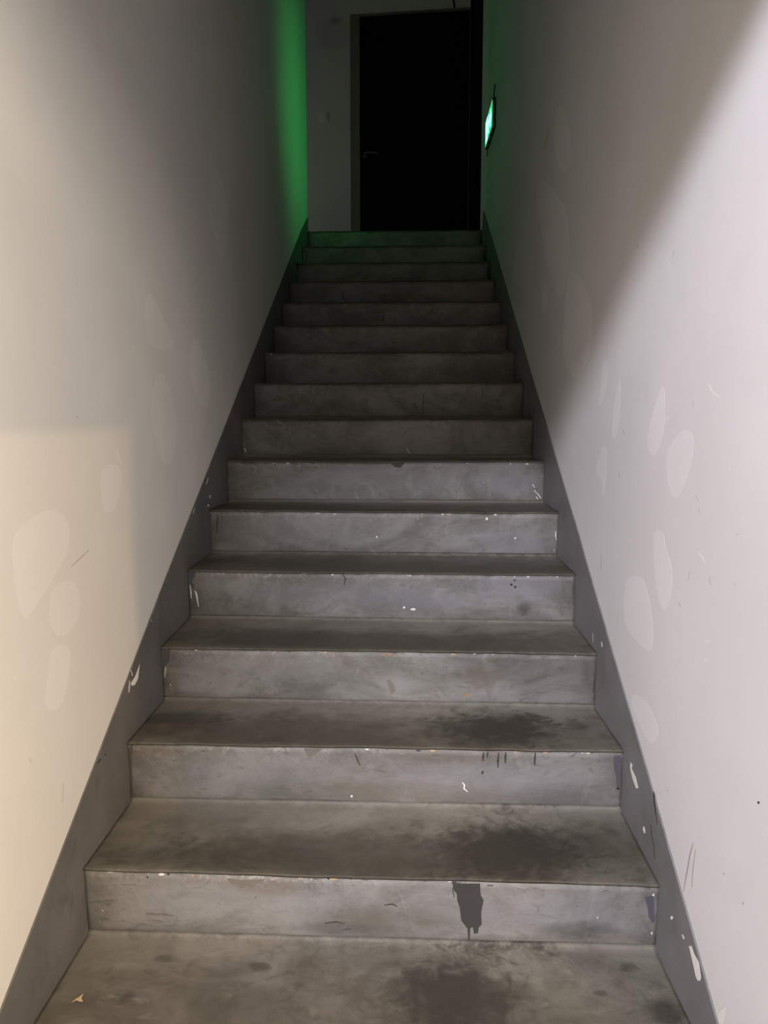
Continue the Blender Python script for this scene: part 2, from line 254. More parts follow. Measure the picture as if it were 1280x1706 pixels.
RISER_STAINS=[(1.093,0.544,0.023,0.022,0.75,(0.075,0.070,0.063)),
(0.676,0.558,0.117,0.032,0.40,(0.075,0.070,0.063)),
(0.479,0.587,0.294,0.040,0.35,(0.300,0.295,0.325)),
(1.064,0.621,0.154,0.060,0.50,(0.300,0.295,0.325)),
(0.793,0.569,0.175,0.040,0.35,(0.300,0.295,0.325)),
(0.682,0.389,0.042,0.040,0.35,(0.330,0.325,0.325)),
(0.926,0.410,0.052,0.032,0.40,(0.170,0.140,0.105)),
(0.891,0.428,0.207,0.054,0.25,(0.075,0.070,0.063)),
(0.314,0.439,0.211,0.045,0.35,(0.330,0.325,0.325)),
(0.596,0.236,0.092,0.049,0.30,(0.170,0.140,0.105)),
(0.903,0.241,0.243,0.045,0.45,(0.300,0.295,0.325)),
(0.364,0.264,0.217,0.041,0.40,(0.330,0.325,0.325)),
(0.750,0.206,0.214,0.023,0.40,(0.170,0.140,0.105)),
(0.347,0.095,0.214,0.043,0.50,(0.330,0.325,0.325)),
(0.668,0.059,0.159,0.029,0.35,(0.170,0.140,0.105)),
(1.011,0.082,0.196,0.043,0.40,(0.300,0.295,0.325)),
(1.091,0.041,0.078,0.020,0.50,(0.075,0.070,0.063)),
(0.561,0.031,0.107,0.012,0.40,(0.075,0.070,0.063)),
(0.321,0.762,0.261,0.055,0.35,(0.330,0.325,0.325)),
(1.080,0.722,0.171,0.048,0.35,(0.300,0.295,0.325)),
(0.616,0.913,0.379,0.053,0.30,(0.330,0.325,0.325)),
(1.112,0.915,0.141,0.057,0.40,(0.300,0.295,0.325)),
(0.415,0.125,0.080,0.017,0.40,(0.170,0.140,0.105))]
STEP_LINES={-1:(-0.2975,-0.1650,-0.2975,-0.1650,-0.2861,-0.3300,-0.2861,-0.3300),
0:(0.0000,0.0000,0.0000,0.0000,0.0114,-0.1650,0.0114,-0.1650),
1:(0.2989,0.1653,0.2973,0.1570,0.3123,0.0005,0.3062,-0.0012),
2:(0.5961,0.3319,0.5966,0.3283,0.6099,0.1664,0.6057,0.1659),
3:(0.8917,0.4961,0.8904,0.4908,0.9032,0.3315,0.9009,0.3251),
4:(1.1905,0.6652,1.1898,0.6597,1.2036,0.5015,1.2001,0.4938),
5:(1.4871,0.8269,1.4876,0.8247,1.5007,0.6666,1.4999,0.6612),
6:(1.7840,0.9895,1.7847,0.9894,1.7958,0.8252,1.7961,0.8242),
7:(2.0823,1.1531,2.0826,1.1548,2.0938,0.9899,2.0934,0.9888),
8:(2.3804,1.3191,2.3802,1.3207,2.3917,1.1550,2.3917,1.1550),
9:(2.6775,1.4852,2.6780,1.4848,2.6892,1.3200,2.6892,1.3200),
10:(2.9752,1.6500,2.9753,1.6501,2.9867,1.4850,2.9867,1.4850),
11:(3.2728,1.8140,3.2731,1.8148,3.2842,1.6500,3.2842,1.6500),
12:(3.5708,1.9789,3.5706,1.9807,3.5818,1.8150,3.5818,1.8150),
13:(3.8683,2.1441,3.8678,2.1458,3.8793,1.9800,3.8793,1.9800),
14:(4.1654,2.3100,4.1654,2.3100,4.1768,2.1450,4.1768,2.1450),
15:(4.4633,2.4748,4.4629,2.4750,4.4744,2.3100,4.4744,2.3100)}


# ------------------------------------------------------------------ node helpers
class G:
    def __init__(self, name, rough=0.6, spec=0.3):
        self.m = bpy.data.materials.new(name)
        self.m.use_nodes = True
        self.nt = self.m.node_tree
        self.b = self.nt.nodes['Principled BSDF']
        self.b.inputs['Roughness'].default_value = rough
        self.b.inputs['Specular IOR Level'].default_value = spec

    def n(self, t, **kw):
        o = self.nt.nodes.new(t)
        for k, v in kw.items():
            setattr(o, k, v)
        return o

    def put(self, sock, v):
        if isinstance(v, bpy.types.NodeSocket):
            self.nt.links.new(v, sock)
        elif isinstance(v, (tuple, list)) and len(v) == 3 and sock.type == 'RGBA':
            sock.default_value = (*v, 1)
        else:
            sock.default_value = v

    def math(self, op, a, b=0.0, clamp=False):
        o = self.n('ShaderNodeMath', operation=op, use_clamp=clamp)
        self.put(o.inputs[0], a)
        self.put(o.inputs[1], b)
        return o.outputs[0]

    def pos(self):
        if not hasattr(self, '_p'):
            self._p = self.n('ShaderNodeNewGeometry').outputs['Position']
            s = self.n('ShaderNodeSeparateXYZ')
            self.put(s.inputs[0], self._p)
            self._xyz = s.outputs
        return self._p

    def xyz(self):
        self.pos()
        return self._xyz

    def noise(self, scale, detail=4, rough=0.55, stretch=(1, 1, 1), dist=0.0, off=(0, 0, 0)):
        mp = self.n('ShaderNodeMapping')
        self.put(mp.inputs['Vector'], self.pos())
        mp.inputs['Scale'].default_value = stretch
        mp.inputs['Location'].default_value = off
        o = self.n('ShaderNodeTexNoise')
        self.put(o.inputs['Vector'], mp.outputs[0])
        o.inputs['Scale'].default_value = scale
        o.inputs['Detail'].default_value = detail
        o.inputs['Roughness'].default_value = rough
        o.inputs['Distortion'].default_value = dist
        return o.outputs['Fac']

    def ramp(self, v, a, b, lo=0.0, hi=1.0, smooth=True):
        o = self.n('ShaderNodeMapRange', interpolation_type='SMOOTHSTEP' if smooth else 'LINEAR')
        self.put(o.inputs['Value'], v)
        o.inputs['From Min'].default_value = a
        o.inputs['From Max'].default_value = b
        o.inputs['To Min'].default_value = lo
        o.inputs['To Max'].default_value = hi
        return o.outputs['Result']

    def mix(self, f, a, b, mode='MIX'):
        o = self.n('ShaderNodeMix', data_type='RGBA', blend_type=mode)
        self.put(o.inputs['Factor'], f)
        self.put(o.inputs[6], a)
        self.put(o.inputs[7], b)
        return o.outputs[2]

    def ellipse(self, u, v, cu, cv, ru, rv, wob, soft=0.55):
        a = self.math('MULTIPLY', self.math('SUBTRACT', u, cu), 1 / ru)
        b = self.math('MULTIPLY', self.math('SUBTRACT', v, cv), 1 / rv)
        d = self.math('SQRT', self.math('ADD', self.math('MULTIPLY', a, a), self.math('MULTIPLY', b, b)))
        d = self.math('ADD', d, wob)
        return self.ramp(d, 1 - soft, 1 + soft, 1.0, 0.0)

    def bump(self, hgt, strength, dist=0.002):
        o = self.n('ShaderNodeBump')
        o.inputs['Strength'].default_value = strength
        o.inputs['Distance'].default_value = dist
        self.put(o.inputs['Height'], hgt)
        self.put(self.b.inputs['Normal'], o.outputs[0])

    def colour(self, c):
        self.put(self.b.inputs['Base Color'], c)
        return self.m


def flat(name, c, rough=0.6, spec=0.3, metal=0.0):
    g = G(name, rough, spec)
    f = g.noise(40, 3)
    g.b.inputs['Metallic'].default_value = metal
    return g.colour(g.mix(f, tuple(x * 0.9 for x in c), tuple(min(1, x * 1.1) for x in c)))


def plaster(name, c, patch=1.0):
    g = G(name, 0.62, 0.25)
    big = g.noise(1.7, 3, 0.5)
    mid = g.noise(7, 4, 0.55, off=(3, 1, 2))
    c0 = tuple(x * 0.955 * patch for x in c)
    c1 = tuple(min(1, x * 1.03 * patch) for x in c)
    cc = g.mix(g.ramp(big, 0.3, 0.7), c0, c1)
    cc = g.mix(g.ramp(mid, 0.52, 0.75, 0, 0.35), cc, tuple(x * 0.93 * patch for x in c))
    g.bump(g.noise(160, 3, 0.6), 0.12, 0.0015)
    return g.colour(cc)


WALL_C = (0.86, 0.84, 0.80)
LILAC = (0.80, 0.79, 0.825)
M = {}
M['plaster'] = plaster('wall_plaster', WALL_C)
M['touch'] = plaster('touch_up_paint', (0.91, 0.893, 0.857), 1.0)
M['lilac'] = plaster('lilac_white_plaster', LILAC)
M['lilac_touch'] = plaster('lilac_white_touch_up_paint', LILAC, 1.085)
g = G('end_wall_plaster', 0.62, 0.25)
X, Y, Z = g.xyz()
wob = g.math('MULTIPLY', g.math('SUBTRACT', g.noise(14, 5, 0.6), 0.5), 0.8)
cc = g.mix(g.ramp(g.noise(1.7, 3), 0.3, 0.7), tuple(x * 0.95 for x in WALL_C), WALL_C)
cc = g.mix(g.math('MULTIPLY', g.ellipse(X, Z, 0.045, 4.40, 0.14, 0.13, wob, 0.4), 0.30), cc, (0.45, 0.43, 0.38))
cc = g.mix(g.math('MULTIPLY', g.ellipse(X, Z, 0.062, 4.505, 0.045, 0.03, wob, 0.6), 0.5), cc, (0.25, 0.24, 0.2))
g.bump(g.noise(160, 3, 0.6), 0.12, 0.0015)
M['back_plaster'] = g.colour(cc)
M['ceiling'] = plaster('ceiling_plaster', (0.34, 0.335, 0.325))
M['dark_plaster'] = plaster('passage_plaster', (0.40, 0.39, 0.37))
M['chip'] = flat('white_chip', (0.90, 0.89, 0.87))
M['yellow'] = flat('yellowed_paint', (0.72, 0.68, 0.52))
M['scuff'] = flat('grey_scuff', (0.52, 0.50, 0.49))
M['scuffbrown'] = flat('brown_scuff', (0.50, 0.43, 0.41))
M['black'] = flat('black_speck', (0.03, 0.03, 0.03))
M['spill'] = flat('dried_spill', (0.062, 0.058, 0.056), 0.45)
M['peel'] = flat('peeled_paint', (0.205, 0.186, 0.160))
M['peeldark'] = flat('dark_crack', (0.075, 0.070, 0.062))
M['grey'] = flat('grey_brush_overlap', (0.105, 0.102, 0.104))
M['navy'] = flat('blue_grey_brush_overlap', (0.110, 0.109, 0.130))
M['orange'] = flat('rust_chip', (0.40, 0.24, 0.12))
M['tan'] = flat('tan_chip', (0.62, 0.42, 0.24))
M['moss'] = flat('corner_dirt', (0.035, 0.033, 0.025), 0.9)
M['smudge'] = flat('soft_smudge', (0.135, 0.13, 0.12))
M['blackpaint'] = flat('black_door_paint', (0.004, 0.004, 0.004), 0.7, 0.1)
M['frame'] = flat('brown_door_frame', (0.27, 0.245, 0.215), 0.6)
M['metal'] = flat('dull_metal', (0.12, 0.12, 0.12), 0.5, 0.4, 0.3)
M['plastic'] = flat('white_plastic', (0.93, 0.94, 0.92), 0.4, 0.4)
M['housing'] = flat('dark_housing', (0.03, 0.04, 0.035), 0.5)
M['cable'] = flat('black_cable', (0.01, 0.01, 0.01), 0.6)
M['concrete'] = flat('raw_concrete', (0.13, 0.127, 0.12), 0.8)
M['hall_paint'] = plaster('dark_hall_paint', (0.12, 0.115, 0.11))

# skirting bands: dark grey satin paint, the left one browner
for key, k0, k1 in (('skirt', (0.185, 0.182, 0.190), (0.238, 0.234, 0.244)), ('skirt_left', (0.128, 0.122, 0.118), (0.180, 0.173, 0.167))):
    g = G('skirting_paint_' + key, 0.5, 0.3)
    cc = g.mix(g.ramp(g.noise(4, 5, 0.6), 0.3, 0.7), k0, k1)
    cc = g.mix(g.ramp(g.noise(16, 6, 0.66, (1, 1, .6), 0.6), 0.52, 0.75, 0, 0.6), cc, tuple(x * 0.72 for x in k0))
    cc = g.mix(g.ramp(g.noise(30, 6, 0.7, (1, 1, .3), 0.6, (3, 3, 3)), 0.62, 0.75, 0, 0.5), cc, tuple(x * 1.25 for x in k1))
    g.bump(g.noise(70, 5), 0.2, 0.002)
    M[key] = g.colour(cc)

# risers: grey floor paint, mottled, streaked and scuffed
g = G('riser_paint', 0.50, 0.35)
X, Y, Z = g.xyz()
cc = g.mix(g.ramp(g.noise(2.6, 6, 0.66, (1, 1, 1.8), 0.9), 0.34, 0.66), (0.165, 0.158, 0.146), (0.305, 0.296, 0.283))
cc = g.mix(g.ramp(g.noise(7, 7, 0.68, (.8, 1, 1.3), 1.1, (2, 5, 1)), 0.50, 0.70, 0, 0.7), cc, (0.144, 0.129, 0.105))
cc = g.mix(g.ramp(g.noise(11, 6, 0.66, (1.4, 1, .7), 0.7, (7, 2, 4)), 0.56, 0.72, 0, 0.65), cc, (0.324, 0.312, 0.299))
cc = g.mix(g.ramp(g.noise(5, 6, 0.7, (.9, 1, 1.5), 1.6, (11, 8, 3)), 0.60, 0.74, 0, 0.6), cc, (0.221, 0.185, 0.139))
cc = g.mix(g.ramp(g.noise(34, 7, 0.74, (.45, 1, 1.3), 1.4, (1, 8, 3)), 0.55, 0.66, 0, 0.62), cc, (0.122, 0.107, 0.088))
cc = g.mix(g.ramp(g.noise(60, 4, 0.7, (.25, 1, 2.2), 0.8, (6, 6, 6)), 0.60, 0.68, 0, 0.45), cc, (0.340, 0.325, 0.301))
at = g.n('ShaderNodeAttribute', attribute_name='edge').outputs['Fac']      # darker along base, ends and top edge
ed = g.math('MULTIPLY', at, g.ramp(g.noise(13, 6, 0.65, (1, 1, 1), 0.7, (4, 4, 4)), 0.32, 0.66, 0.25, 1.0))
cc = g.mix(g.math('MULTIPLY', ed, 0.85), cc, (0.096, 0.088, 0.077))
un = g.n('ShaderNodeAttribute', attribute_name='under').outputs['Fac']     # flaking paint just below the nosing
fl = g.math('MULTIPLY', un, g.ramp(g.noise(2.3, 3, 0.5, (1, 0.2, 0.2), 0, (3, 1, 5)), 0.46, 0.62))
cc = g.mix(g.math('MULTIPLY', fl, g.ramp(g.noise(26, 6, 0.72, (1, 1, 1), 1.0, (8, 4, 1)), 0.50, 0.56, 0, 0.75)), cc, (0.185, 0.162, 0.132))
cc = g.mix(g.math('MULTIPLY', fl, g.ramp(g.noise(44, 5, 0.7, (1, 1, 1), 1.0, (1, 4, 9)), 0.56, 0.60, 0, 0.85)), cc, (0.37, 0.35, 0.315))
wob = g.math('MULTIPLY', g.math('SUBTRACT', g.noise(22, 6, 0.7, (1, 1, 1), 0.8, (3, 3, 3)), 0.5), 1.8)
for (sx, sz, rx, rz, st, c) in RISER_STAINS:
    e = g.ellipse(X, Z, sx, sz, rx, rz, wob)
    cc = g.mix(g.math('MULTIPLY', e, st), cc, c)
g.bump(g.noise(38, 8, 0.7, (1, 1, 1), 0.4), 0.6, 0.004)
M['riser'] = g.colour(cc)

# treads: the same paint, trodden dark and brown towards the nosing, dusty at the back
g = G('tread_paint', 0.52, 0.3)
X, Y, Z = g.xyz()
back = g.n('ShaderNodeAttribute', attribute_name='back').outputs['Fac']     # 0 nosing .. 1 foot of next riser
cc = g.mix(g.ramp(g.noise(2.8, 6, 0.64, (1, 1.5, 1), 0.9), 0.32, 0.68), (0.115, 0.103, 0.081), (0.211, 0.196, 0.164))
cc = g.mix(g.ramp(g.noise(12, 7, 0.7, (1, 1.2, 1), 1.0, (5, 1, 2)), 0.48, 0.68, 0, 0.7), cc, (0.082, 0.072, 0.055))
cc = g.mix(g.ramp(g.noise(8, 7, 0.72, (1, 1.6, 1), 1.2, (9, 3, 2)), 0.56, 0.70, 0, 0.6), cc, (0.258, 0.236, 0.191))
cc = g.mix(g.ramp(g.noise(42, 6, 0.75, (1, 1, 1), 1.0, (2, 7, 2)), 0.60, 0.70, 0, 0.5), cc, (0.057, 0.050, 0.039))
bk = g.math('ADD', back, g.math('MULTIPLY', g.math('SUBTRACT', g.noise(6, 6, 0.66, (1, 1, 1), 0.6), 0.5), 1.1))
cc = g.mix(g.ramp(bk, 0.45, 1.05, 0, 0.7), cc, (0.232, 0.218, 0.189))
fr = g.math('MULTIPLY', g.ramp(bk, 0.05, 0.85, 1.0, 0.0), g.ramp(g.math('ABSOLUTE', g.math('SUBTRACT', X, 0.66)), 0.25, 0.62, 1.0, 0.45))
cc = g.mix(g.math('MULTIPLY', fr, 0.74), cc, (0.068, 0.059, 0.043))
wob = g.math('MULTIPLY', g.math('SUBTRACT', g.noise(24, 6, 0.7, (1, 1, 1), 0.8, (3, 3, 3)), 0.5), 2.2)
for (sx, sy, rx, ry, st, k) in TREAD_STAINS:
    e = g.ellipse(X, Y, sx, sy, rx * 1.15, ry * 1.15, wob)
    cc = g.mix(g.math('MULTIPLY', e, min(1.0, st) * 0.88), cc, (0.031, 0.027, 0.020))
g.bump(g.noise(42, 8, 0.7, (1, 1, 1), 0.4), 0.6, 0.004)
M['tread'] = g.colour(cc)


def emit(name, c, s):
    g = G(name, 0.4, 0.3)
    g.put(g.b.inputs['Base Color'], tuple(min(1, x) * 0.3 for x in c))
    g.put(g.b.inputs['Emission Color'], c)
    g.b.inputs['Emission Strength'].default_value = s
    return g.m


M['sign_green'] = emit('lit_green_panel', (0.05, 1.0, 0.40), 0.6)
M['sign_white'] = emit('lit_pictogram', (0.24, 1.0, 0.66), 2.6)
M['sign_rim'] = emit('dim_green_rim', (0.01, 1.0, 0.12), 0.25)


# ------------------------------------------------------------------ mesh helpers
def link(name, bm, mats, parent=None, smooth=False):
    me = bpy.data.meshes.new(name)
    bmesh.ops.recalc_face_normals(bm, faces=[f for f in bm.faces if not f.tag])
    bm.to_mesh(me)
    bm.free()
    for mm in (mats if isinstance(mats, (list, tuple)) else [mats]):
        me.materials.append(mm)
    if smooth:
        for p in me.polygons:
            p.use_smooth = p.material_index == 0        # flakes and chips stay flat
    o = bpy.data.objects.new(name, me)
    col.objects.link(o)
    if parent:
        o.parent = parent
        o.matrix_parent_inverse = parent.matrix_world.inverted()
    return o


def struct(name, bm, mats, parent=None, label=None):
    o = link(name, bm, mats, parent)
    if not parent:
        o['kind'] = 'structure'
        if label:
            o['label'] = label
    return o


def thing(name, label, cat, loc):
    o = bpy.data.objects.new(name, None)
    o.empty_display_size = 0.1
    col.objects.link(o)
    o.location = loc
    o['label'] = label
    o['category'] = cat
    bpy.context.view_layer.update()
    return o


def prism(bm, pts, fa, fb, mi=0):
    """closed prism: the same outline pts mapped by fa and by fb"""
    a = [bm.verts.new(fa(*p)) for p in pts]
    b = [bm.verts.new(fb(*p)) for p in pts]
    n = len(pts)
    fs = [bm.faces.new(a), bm.faces.new(b[::-1])]
    for i in range(n):
        fs.append(bm.faces.new((a[i], b[i], b[(i + 1) % n], a[(i + 1) % n])))
    for f in fs:
        f.material_index = mi
    return fs


def box(bm, x0, x1, y0, y1, z0, z1, mi=0, bevel=0.0, T=None):
    r = bmesh.ops.create_cube(bm, size=1.0)
    vs = r['verts']
    for v in vs:
        v.co = Vector((x0 + (v.co.x + .5) * (x1 - x0), y0 + (v.co.y + .5) * (y1 - y0), z0 + (v.co.z + .5) * (z1 - z0)))
    if bevel:
        es = list({e for v in vs for e in v.link_edges})
        rr = bmesh.ops.bevel(bm, geom=es, offset=bevel, segments=2, profile=0.6, affect='EDGES')
        vs = list({v for f in rr['faces'] for v in f.verts} | {v for v in vs if v.is_valid})
    if T:
        for v in vs:
            v.co = T @ v.co
    for v in vs:
        for f in v.link_faces:
            f.material_index = mi
    return vs


def tube(bm, path, r, n=8, mi=0):
    rings = []
    for i, p in enumerate(path):
        p = Vector(p)
        t = (Vector(path[min(i + 1, len(path) - 1)]) - Vector(path[max(i - 1, 0)])).normalized()
        a = t.cross(Vector((0.3, 0.9, 0.2))).normalized()
        b = t.cross(a)
        rings.append([bm.verts.new(p + (a * math.cos(2 * math.pi * k / n) + b * math.sin(2 * math.pi * k / n)) * r) for k in range(n)])
    fs = []
    for q in range(len(rings) - 1):
        for k in range(n):
            fs.append(bm.faces.new((rings[q][k], rings[q][(k + 1) % n], rings[q + 1][(k + 1) % n], rings[q + 1][k])))
    fs += [bm.faces.new(rings[0][::-1]), bm.faces.new(rings[-1])]
    for f in fs:
        f.material_index = mi


def decals(bm, marks, place, lift, order):
    """paint marks: thin raised flakes lying on the surface, part of its own mesh"""
    for (kind, pts) in marks:
        if 'touch' in kind:                  # hand-brushed touch-ups have rounded outlines
            for _ in range(1):
                q = []
                for (p0, p1) in zip(pts, pts[1:] + pts[:1]):
                    q += [(p0[0] * .75 + p1[0] * .25, p0[1] * .75 + p1[1] * .25), (p0[0] * .25 + p1[0] * .75, p0[1] * .25 + p1[1] * .75)]
                pts = q
        a = [bm.verts.new(place(*p, 0.0)) for p in pts]
        b = [bm.verts.new(place(*p, lift)) for p in pts]
        n = len(pts)
        fs = [bm.faces.new(b)]
        for i in range(n):
            fs.append(bm.faces.new((a[i], a[(i + 1) % n], b[(i + 1) % n], b[i])))
        for f in fs:
            f.material_index = order.index(kind)


def lerp(a, b, t): return a + (b - a) * t


# ------------------------------------------------------------------ the setting
FLOOR = -0.33
LAND = 2.475
Y_L, Y_R = 4.545, 4.64                # far ends of the two stairwell walls
TOP = 5.6
order = ['plaster', 'touch', 'chip', 'yellow', 'scuff', 'scuffbrown', 'black']
mats = [M[k] for k in order]

bm = bmesh.new()
out = [(-1.35, FLOOR), (-1.35, TOP), (Y_L, TOP), (Y_L, FLOOR)]
prism(bm, out, lambda y, z: (xl(y) - SK, y, z), lambda y, z: (xl(y) - SK - 0.16, y, z))
decals(bm, LEFT_MARKS, lambda y, z, l: (xl(y) - SK + l - 0.0002, y, z), 0.00035, order)
struct('wall_left', bm, mats)

bm = bmesh.new()
out = [(-1.35, FLOOR), (-1.35, TOP), (Y_R, TOP), (Y_R, FLOOR), (-0.36, FLOOR), (-0.36, 1.62), (-1.22, 1.62), (-1.22, FLOOR)]
prism(bm, out, lambda y, z: (xr(y) + SK, y, z), lambda y, z: (xr(y) + SK + 0.16, y, z))
decals(bm, RIGHT_MARKS, lambda y, z, l: (xr(y) + SK - l + 0.0002, y, z), 0.00035, order)
struct('wall_right', bm, [M['lilac'], M['lilac_touch']] + mats[2:])

# skirting bands following the stairs
sk_l = [(-0.60, FLOOR), (-0.60, FLOOR + .16), (-0.30, -0.018), (-0.064, 0.112), (0.355, 0.344), (0.985, 0.694), (1.587, 1.017), (2.716, 1.627),
        (4.186, 2.424), (Y_L - .003, 2.592), (Y_L - .003, 2.30), (0.30, FLOOR)]
sk_r = [(-0.34, FLOOR), (-0.34, -0.075), (-0.021, 0.095), (0.185, 0.222), (0.395, 0.347), (1.007, 0.692), (1.146, 0.775), (2.096, 1.301),
        (4.261, 2.521), (4.40, 2.590), (4.46, 2.475), (4.46, 2.28), (0.30, FLOOR)]
ok = ['skirt', 'chip', 'black', 'scuff']
bm = bmesh.new()
prism(bm, sk_l, lambda y, z: (xl(y), y, z), lambda y, z: (xl(y) - SK, y, z))
decals(bm, SKIRT_LEFT_MARKS, lambda y, z, l: (xl(y) + l - 0.0002, y, z), 0.0007, ok)
struct('baseboard_left', bm, [M['skirt_left']] + [M[k] for k in ok[1:]])
bm = bmesh.new()
prism(bm, sk_r, lambda y, z: (xr(y), y, z), lambda y, z: (xr(y) + SK, y, z))
decals(bm, SKIRT_RIGHT_MARKS, lambda y, z, l: (xr(y) - l + 0.0002, y, z), 0.0007, ok)
struct('baseboard_right', bm, [M[k] for k in ok])

# end wall of the upper landing, a little out of square, with the black door
def bx(x): return 5.78 - (x - 0.27) * 0.087
ang = math.atan(-0.087)
UB = Vector((math.cos(ang), math.sin(ang), 0))         # along the end wall
NB = Vector((-UB.y, UB.x, 0))                          # into the end wall
OB = Vector((0.27, 5.78, 0))
def back(u, z, dep): return OB + UB * u + NB * dep + Vector((0, 0, z))
DW, DT = 0.925, 4.526
og = ['plaster', 'smudge']
bm = bmesh.new()
out = [(-1.75, LAND - .2), (-1.75, TOP), (1.12, TOP), (1.12, LAND - .2), (DW + .02, LAND - .2), (DW + .02, DT + .02), (-.085, DT + .02), (-.085, LAND - .2)]
prism(bm, out, lambda u, z: back(u, z, 0), lambda u, z: back(u, z, .18))
struct('wall_back', bm, [M['back_plaster']])

d1 = thing('door_1', 'closed black door at the top of the stairs', 'door', back(DW / 2, LAND, 0))
d1['kind'] = 'structure'
bm = bmesh.new()
def slab(bm, u0, u1, z0, z1, d0, d1_, mi=0):
    return prism(bm, [(u0, z0), (u1, z0), (u1, z1), (u0, z1)], lambda u, z: back(u, z, d0), lambda u, z: back(u, z, d1_), mi)
slab(bm, 0, DW, LAND + .004, DT, .015, .06)
# shallow raised panels on the leaf
for (z0, z1) in ((LAND + .18, LAND + .88), (LAND + 1.08, DT - .16)):
    slab(bm, .13, DW - .13, z0, z1, .009, .016)
link('door_leaf', bm, M['blackpaint'], d1)
bm = bmesh.new()
slab(bm, -.082, -.003, LAND + .002, DT + .017, -.004, .10)
slab(bm, -.003, DW + .017, DT + .003, DT + .017, .0, .10)
slab(bm, DW + .003, DW + .017, LAND + .002, DT + .003, .0, .10)
o = link('door_frame', bm, M['frame'], d1)
o['label'] = 'brown frame strip beside the black leaf'
bm = bmesh.new()
zc = 3.405
tube(bm, [back(.045, zc, .014), back(.045, zc, -.040), back(.052, zc + .001, -.050), back(.10, zc + .002, -.052), back(.15, zc - .004, -.051), back(.172, zc - .014, -.048)], .0085, 10)
slab(bm, .026, .064, zc - .022, zc + .022, .004, .014)
o = link('door_handle', bm, M['metal'], d1, True)
o['label'] = 'metal lever handle'

# right-hand side of the landing: a second black door flush with the stairwell wall
d2 = thing('door_2', 'black door in shadow on the right of the upper landing', 'door', (1.21, 5.15, LAND))
d2['kind'] = 'structure'
y0, y1, zt = Y_R + .004, 5.676, 4.78
bm = bmesh.new()
prism(bm, [(y0 + .055, LAND + .004), (y1 - .055, LAND + .004), (y1 - .055, zt - .055), (y0 + .055, zt - .055)],
      lambda y, z: (xr(y) + .012, y, z), lambda y, z: (xr(y) + .055, y, z))
link('door_leaf', bm, M['blackpaint'], d2)
bm = bmesh.new()
prism(bm, [(y0, LAND + .002), (y0 + .052, LAND + .002), (y0 + .052, zt - .052), (y1 - .052, zt - .052), (y1 - .052, LAND + .002), (y1, LAND + .002), (y1, zt), (y0, zt)],
      lambda y, z: (xr(y) - .002, y, z), lambda y, z: (xr(y) + .10, y, z))
link('door_frame', bm, M['blackpaint'], d2)
bm = bmesh.new()
prism(bm, [(y0, zt + .002), (5.69, zt + .002), (5.69, TOP), (y0, TOP)], lambda y, z: (xr(y) + SK, y, z), lambda y, z: (xr(y) + SK + .16, y, z))
struct('wall_landing_right', bm, M['dark_plaster'])

# upper landing and its side passage
bm = bmesh.new()
prism(bm, [(xl(4.76) , 4.766), (xr(4.76), 4.766), (1.30, 5.69), (-1.5, 5.935), (-1.5, 4.766)], lambda x, y: (x, y, LAND - .18), lambda x, y: (x, y, LAND))
struct('floor_landing', bm, M['concrete'])
bm = bmesh.new()
prism(bm, [(4.56, LAND - .18), (5.93, LAND - .18), (5.93, TOP), (4.56, TOP)], lambda y, z: (-2.4, y, z), lambda y, z: (-2.55, y, z))
prism(bm, [(-2.4, LAND - .18), (-.17, LAND - .18), (-.17, TOP), (-2.4, TOP)], lambda x, z: (x, 4.56, z), lambda x, z: (x, 4.50, z))
struct('wall_landing_left', bm, M['plaster'])
bm = bmesh.new()
prism(bm, [(-2.4, 4.56), (-1.5, 4.56), (-1.5, 6.1), (-2.4, 6.1)], lambda x, y: (x, y, LAND - .18), lambda x, y: (x, y, LAND))
prism(bm, [(-2.4, 5.95), (-1.45, 5.95), (-1.45, 6.1), (-2.4, 6.1)], lambda x, y: (x, y, LAND), lambda x, y: (x, y, TOP))
struct('wall_landing_end', bm, M['plaster'])

# sloping soffit over the flight, and ceiling over the landing
bm = bmesh.new()
prism(bm, [(-1.35, 2.50), (4.46, 5.45), (6.2, 5.45), (6.2, 5.7), (4.40, 5.7), (-1.35, 2.80)], lambda y, z: (xl(y) - .003, y, z), lambda y, z: (xr(y) + .003, y, z))
prism(bm, [(-2.6, 4.45), (1.5, 4.45), (1.5, 6.3), (-2.6, 6.3)], lambda x, y: (x, y, 5.61), lambda x, y: (x, y, 5.75))
struct('ceiling', bm, M['ceiling'])

# hall and side room at the foot of the stairs (behind the camera)
bm = bmesh.new()
prism(bm, [(-2.6, -5.0), (3.9, -5.0), (3.9, 0.6), (1.44, 0.6), (1.44, -.36), (1.28, -.36), (1.28, -.30), (0, -.30), (0, -1.36), (-2.6, -1.36)], lambda x, y: (x, y, FLOOR - .15), lambda x, y: (x, y, FLOOR))
struct('floor', bm, M['concrete'])
bm = bmesh.new()
prism(bm, [(-2.6, FLOOR), (0, FLOOR), (0, 2.385), (1.27, 2.46), (1.27, FLOOR), (1.43, FLOOR), (1.43, 3.1), (-2.6, 3.1)], lambda x, z: (x, -1.352, z), lambda x, z: (x, -1.47, z))
struct('wall_entrance', bm, M['plaster'])
bm = bmesh.new()
box(bm, -2.7, -2.6, -5.0, -1.36, FLOOR, 3.1)
box(bm, -2.7, 3.9, -5.1, -5.0, FLOOR, 3.1)
box(bm, 3.9, 4.0, -5.1, 0.6, FLOOR, 3.1)
box(bm, 1.45, 4.0, 0.6, 0.7, FLOOR, 3.1)
box(bm, 1.435, 3.9, -1.47, -1.36, 2.6, 3.1)
struct('wall_hall', bm, M['hall_paint'])
bm = bmesh.new()
box(bm, -2.7, 4.0, -5.1, -1.36, 3.1, 3.2)
box(bm, 1.45, 4.0, -1.36, 0.7, 2.6, 2.7)
